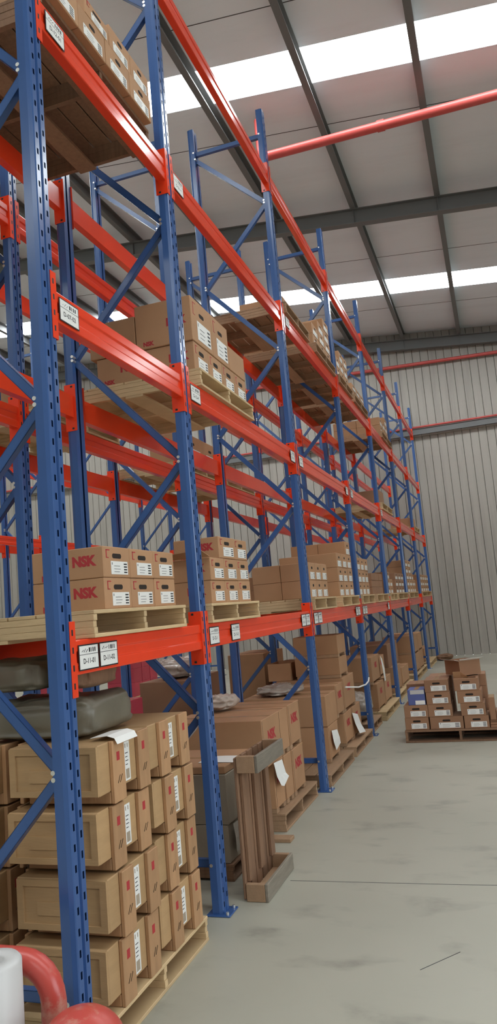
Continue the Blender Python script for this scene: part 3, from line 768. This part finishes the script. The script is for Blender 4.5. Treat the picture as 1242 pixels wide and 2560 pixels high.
sheet('white sheet bending off the far lower carton before the fourth upright', [[(-1.705, 8.30 + .10 * j, .40 - .02 * j) for j in range(4)], [(-1.685, 8.32 + .11 * j, .28 - .02 * j) for j in range(4)], [(-1.65, 8.34 + .12 * j, .17 - .015 * j) for j in range(4)]], 'taped_document', par=fC)
mb = MB(); mb.tube([(-1.70, 8.05, .71), (-1.60, 8.3, .675), (-1.575, 8.6, .665), (-1.585, 8.85, .675), (-1.60, 8.98, .70)], .009, 8)
mb.build('strap', ['label'], fD, -fD.location)
carton(-2.66, 6.75, 0, .25, .9, .55, 'plain dark carton at the back of the third bay floor', 'plain', 'card_dark')

# ------------------------------------------------------------------ floor, fourth bay and beyond
g4 = 'floor stacks of the farther bays'
pallet(-1.66, 9.26, 10.0, 0, 'small brown pallet on the floor just past the fourth upright', h=.11, d=.9, mat='palletbrown')
blob('plastic_bag', 'grey plastic sack slumped on the small pallet past the fourth upright', 'bag', (-1.95, 9.60, .112), (.23, .28, .17), 'clear', .7, .12, 31)
pallet(-1.62, 10.15, 11.55, 0, 'long pale pallet on the floor just before the fifth upright', h=.12, d=.9, mat='pine')
footed(-1.72, 10.20, .122, .6, .64, .36, 'near lower footed carton with red print, fourth bay', group=g4)
footed(-1.72, 10.87, .122, .6, .66, .36, 'far lower footed carton with red print, fourth bay', group=g4)
fE = footed(-1.75, 10.10, .484, .7, .72, .36, 'near upper footed carton with red print, fourth bay', group=g4)
footed(-1.78, 10.86, .484, .6, .60, .30, 'far upper footed carton, fourth bay', group=g4)
carton(-2.60, 9.35, 0, .3, .65, .90, 'tall dark carton at the back past the fourth upright', 'plain', 'card_dark')
sheet('white sheet standing between the upper cartons of the fourth bay', [[(-1.715, 10.72 + .07 * j, .82 - .03 * j) for j in range(3)], [(-1.70, 10.74 + .08 * j, .62) for j in range(3)], [(-1.70, 10.80 + .06 * j, .45) for j in range(3)]], 'taped_document', par=fE)
pallet(-1.66, 11.85, 13.9, 0, 'pale pallet on the floor past the fifth upright', h=.12, d=.85, mat='pine')
footed(-1.72, 12.0, .122, .6, .75, .40, 'pale footed carton on the floor past the fifth upright', group=g4, style='plain')
footed(-1.72, 12.9, .122, .6, .9, .30, 'low footed carton on the floor before the sixth upright', group=g4, style='plain')
carton(-1.80, 12.0, .524, .6, 1.2, .36, 'big white-rimmed carton on the floor stack past the fifth upright', 'plain', 'card_dark')
pallet(-1.66, 14.5, 16.6, 0, 'pale pallet on the floor past the sixth upright', h=.12, d=.85, mat='pine')
footed(-1.70, 14.9, .122, .6, .72, .36, 'near lower footed carton past the sixth upright', group=g4, style='plain')
footed(-1.70, 15.66, .122, .6, .72, .36, 'far lower footed carton before the seventh upright', group=g4, style='plain')
footed(-1.70, 14.9, .484, .6, .72, .36, 'near upper footed carton past the sixth upright', group=g4, style='plain')
footed(-1.70, 15.66, .484, .6, .72, .36, 'far upper footed carton before the seventh upright', group=g4, style='plain')
pallet(-1.62, 17.05, 18.6, 0, 'empty-fronted pale pallet on the floor in the last bay', h=.12, d=.85, mat='pine')
footed(-1.75, 17.2, .122, .6, 1.0, .30, 'low footed carton on the floor in the last bay', group=g4, style='plain')
blob('black_bag', 'dark bag on the floor beside the last upright at the end wall', 'bag', (-1.45, 18.9, 0), (.2, .3, .07), 'oldwood', .8, .15, 41)
# things in the back-to-back rack, floor level
carton(-3.0, 4.3, 0, .5, .75, .95, 'tall plain carton on the floor of the back-to-back rack, second bay', 'plain', 'card')
carton(-3.0, 5.15, 0, .5, .8, .80, 'plain dark carton on the floor of the back-to-back rack, second bay', 'plain', 'card_dark')
carton(-3.0, 6.75, 0, .5, .9, 1.0, 'tall dark carton on the floor of the back-to-back rack, third bay', 'plain', 'card_dark')
carton(-3.0, 9.3, 0, .5, .9, 1.05, 'tall plain carton on the floor of the back-to-back rack, fourth bay', 'plain', 'card')
carton(-3.02, 5.20, .801, .40, .42, .075, 'long white box lying on the dark carton of the back-to-back rack', 'plain', 'white_pl')
carton(-3.05, 5.64, .801, .34, .28, .16, 'red box beside the long white box in the back-to-back rack', 'plain', 'pink')
carton(-3.05, 4.36, .951, .34, .40, .12, 'red flat box on the tall plain carton of the back-to-back rack', 'plain', 'pink')
blob('plastic_bag', 'film-wrapped bundle on the dark carton of the back-to-back rack', 'bag', (-3.22, 7.2, 1.002), (.2, .35, .10), 'clear', .75, .22, 51)
# far rack
pallet(X3 - .02, 13.3, 14.4, 0, 'pale pallet on the floor under the red cartons of the far rack', h=.12, d=.8)
for j, (y, w) in enumerate(((13.33, .34), (13.69, .34), (14.05, .33))):
    for k in range(3):
        carton(X3 - .05, y, .122 + k * .272, .6, w, .27, 'red carton, %s row, %s column on the far rack floor' % (ROWN[3][k], ['near', 'middle', 'far'][j]), 'plain', 'pink', group='red cartons on the far rack floor')
for j, (y, w) in enumerate(((10.6, .5), (11.2, .5))):
    for k in range(2):
        carton(X3 - .05, y, k * .452, .6, w, .45, 'big red carton, %s row, %s column beside the far rack posts' % (ROWN[2][k], ['near', 'far'][j]), 'plain', 'pink', group='big red cartons of the far rack')

# ------------------------------------------------------------------ pallet standing in the aisle
AX = -1.19; AY = 8.60; AZ = .135
t = pallet(0, 0, 1.20, 0, 'dark wooden pallet standing out in the aisle under brown cartons', h=AZ, d=1.0, mat='oldwood')
t.location = (AX, AY, 0); t.rotation_euler = (0, 0, -PI / 2)
g5 = 'brown cartons on the aisle pallet'
def ac(x0, w, z, h, label, style='hole', dy=.36, mat='card_dark', y=AY + .02, rz=-PI / 2):
    return carton(x0, y, z, dy, w, h, label, style, mat, rz, g5)
z0 = AZ + .001; h = .134
def acol(x0, w, n, nm, mat='card_dark'):
    for k in range(n): ac(x0 + .004 * (k % 2), w, z0 + k * (h + .001), h, 'dark brown carton, %s of the %s on the aisle pallet' % (['lowest', 'second', 'third', 'fourth'][k], nm), 'hole', mat=mat)
acol(AX + .01, .262, 2, 'left column')
ac(AX + .285, .36, z0, h, 'wide dark brown carton at the bottom of the middle column on the aisle pallet')
for k in range(1, 4): ac(AX + .285 - .006 * k, .262, z0 + k * (h + .001), h, 'dark brown carton, %s of the middle column on the aisle pallet' % ['', 'second', 'third', 'fourth'][k])
for k in range(4): ac(AX + .655 - .022 * k, .262, z0 + k * (h + .001), h, 'dark brown carton, %s of the right column on the aisle pallet' % ['lowest', 'second', 'third', 'fourth'][k])
mb = MB(); mb.box(.0, .0006, .03, .09, .085, .105, 0); 
o = carton(AX + .07, AY + .03, z0 + 2 * (h + .001), .28, .19, .17, 'blue and white carton on the left column of the aisle pallet', 'plain', 'bluebox', -PI / 2, g5)
mb = MB(); mb.box(.0005, .0012, .08, .185, .005, .05, 0); mb.box(.0005, .0012, .03, .185, .12, .165, 1); mb.build('printed_panel', ['label', 'white_pl'], o)
ac(AX + .03, .24, z0 + 2 * (h + .001), .20, 'plain brown carton behind the blue carton on the aisle pallet', 'plain', .34, 'card_dark', AY + .33)
for j, (x0, n) in enumerate(((AX + .01, 2), (AX + .285, 4), (AX + .66, 4))):
    for k in range(n): 
        if n == 2 and k == 1: pass
        ac(x0, .262, z0 + k * (h + .001), h, 'plain brown carton behind the %s column, %s from the bottom, aisle pallet' % (['left', 'middle', 'right'][j], ['first', 'second', 'third', 'fourth'][k]), 'plain', .32, 'card_dark', AY + (.395 if not (n == 2) else .395)) if not (n == 2) else None
# open carton on top of the right column
mb = MB(); w, d, hh = .27, .30, .165; tck = .004
for a in ((-d, 0, 0, w, 0, tck), (-d, 0, 0, tck, tck, hh), (-d, 0, w - tck, w, tck, hh), (-d, -d + tck, tck, w - tck, tck, hh), (-tck, 0, tck, w - tck, tck, hh)): mb.box(*a)
o = mb.build('open_carton', ['card_dark']); o.location = (AX + .665, AY + .15, z0 + 4 * (h + .001) + .012); o.rotation_euler = (0, 0, -PI / 2 + .62); tag(o, 'open brown carton with raised flaps on top of the right column', 'carton', g5)
mb = MB(); mb.add([(0, .01, hh), (0, w - .01, hh), (.05, w + .02, hh + .02), (.05, -.02, hh + .02), (0, .01, hh + .003), (0, w - .01, hh + .003), (.05, w + .02, hh + .023), (.05, -.02, hh + .023)], [(0, 1, 2, 3), (4, 7, 6, 5), (0, 4, 5, 1), (1, 5, 6, 2), (2, 6, 7, 3), (3, 7, 4, 0)])
mb.add([(-d, .0, hh), (0, 0, hh), (0, -.06, hh + .015), (-d, -.06, hh + .015), (-d, .0, hh + .003), (0, 0, hh + .003), (0, -.06, hh + .018), (-d, -.06, hh + .018)], [(0, 1, 2, 3), (4, 7, 6, 5), (0, 4, 5, 1), (1, 5, 6, 2), (2, 6, 7, 3), (3, 7, 4, 0)])
mb.build('flap', ['label'], o)
mb = MB(); mb.box(tck, w - tck, 0, .001, 0, .001); 
zz = z0 + 4 * (h + .001)
sheet('torn pale cardboard sheet under the open carton on the aisle pallet', [[(AX + .59 + .08 * i, AY + .05 + .02 * j, zz + .002 + .035 * (2 - j) * (1 if i < 2 else .15)) for j in range(3)] for i in range(4)], 'cardboard_sheet', 'cardboard', 'card')
for k in range(3):
    mb = MB(); mb.bbox(0, .27 - .02 * k, 0, .40, 0, .026, .003); o = mb.build('flattened_carton', ['card_dark']); o.location = (AX + .925 , AY + .03 + .01 * k, z0 + k * .0275); tag(o, 'flattened carton, %s of the flat pile at the right of the aisle pallet' % ['lowest', 'middle', 'topmost'][k], 'cardboard', g5)
ac(AX + .935, .06, z0 + 3 * .0275, .24, 'narrow brown carton standing on the flat pile of the aisle pallet', 'plain', .25)
ac(AX + 1.0, .07, z0 + 3 * .0275, .10, 'small brown box standing on the flat pile of the aisle pallet', 'plain', .2)

# ------------------------------------------------------------------ guard pipe, roll and bollard in the near corner
r = .042; pts = [(-2.30, 2.25, 0), (-2.30, 2.25, .40)]
for j in range(1, 7): a = PI - PI / 2 * j / 6; pts.append((-2.18 + .12 * math.cos(a), 2.25, .41 + .12 * math.sin(a)))
for j in range(0, 7): a = PI / 2 - PI / 2 * j / 6; pts.append((-1.678 + .12 * math.cos(a), 2.25, .41 + .12 * math.sin(a)))
pts += [(-1.558, 2.25, .3), (-1.558, 2.25, 0.01)]
t = thing('guard_pipe', 'bent red pipe guard with chipped paint in front of the nearest upright', 'guard rail', (-1.9, 2.25, 0))
mb = MB(); mb.tube([(p[0] + 1.9, 0, p[2]) for p in pts], r, 24); mb.build('bent_pipe', ['bollard'], t)
for x in (-.40, .342):
    mb = MB(); mb.cyl((x, 0, 0), (x, 0, .0098), .058, 20); mb.build('foot_flange', ['bollard'], t)
prof = [(.135, 0), (.135, .36)] + [(.135 * math.cos(a), .36 + .118 * math.sin(a)) for a in [PI / 2 * j / 8 for j in range(1, 9)]]
def lathe(prof, n=32):
    mb = MB(); vs = [(p[0] * math.cos(2 * PI * k / n), p[0] * math.sin(2 * PI * k / n), p[1]) for p in prof for k in range(n)]
    fs = [(i * n + k, i * n + (k + 1) % n, (i + 1) * n + (k + 1) % n, (i + 1) * n + k) for i in range(len(prof) - 1) for k in range(n)]
    mb.add(vs, fs, 0, True); return mb
t = thing('bollard', 'red round-topped bollard at the bottom edge beside the nearest upright', 'bollard', (-1.362, 2.10, 0))
lathe([(.135, .012), (.135, .36)] + prof[2:]).build('bollard_body', ['bollard'], t)
mb = MB(); mb.cyl((0, 0, 0), (0, 0, .0118), .138, 28); mb.build('foot_flange', ['bollard'], t)
o = lathe([(.02, .0), (.092, 0), (.096, .01), (.096, .594), (.088, .604), (.045, .604), (.040, .598), (.038, .3), (.02, .3), (.02, 0)]).build('film_roll', ['white_pl']); o.location = (-1.672, 2.085, 0)
tag(o, 'white roll of wrapping film standing beside the bent red pipe', 'roll')

# ------------------------------------------------------------------ light, camera, view
w = bpy.data.worlds.new('World'); SC.world = w; w.use_nodes = True
w.node_tree.nodes['Background'].inputs['Color'].default_value = (.86, .94, 1, 1); w.node_tree.nodes['Background'].inputs['Strength'].default_value = 5.0

cam = bpy.data.cameras.new('camera'); co = bpy.data.objects.new('camera', cam); C.objects.link(co)
f, pitch, roll, yaw, hc = 1841.051, .1306, -.0873, .3153, 1.6381
cam.sensor_fit = 'VERTICAL'; cam.sensor_height = 36.0; cam.sensor_width = 36.0; cam.lens = f * 36.0 / 2560
cam.clip_start = .05; cam.clip_end = 100
fw = Vector((-math.sin(yaw) * math.cos(pitch), math.cos(yaw) * math.cos(pitch), math.sin(pitch)))
rt = Vector((math.cos(yaw), math.sin(yaw), 0)); up = rt.cross(fw)
r2 = rt * math.cos(roll) + up * math.sin(roll); u2 = -rt * math.sin(roll) + up * math.cos(roll)
mt = Matrix((r2, u2, -fw)).transposed().to_4x4(); mt.translation = (0, 0, hc); co.matrix_world = mt
SC.camera = co
SC.view_settings.view_transform = 'Standard'; SC.view_settings.look = 'None'; SC.view_settings.gamma = 1.0
SC.view_settings.exposure = 0.0
SC.cycles.use_denoising = True
SC.cycles.max_bounces = 10; SC.cycles.diffuse_bounces = 6
SC.cycles.sample_clamp_indirect = 8
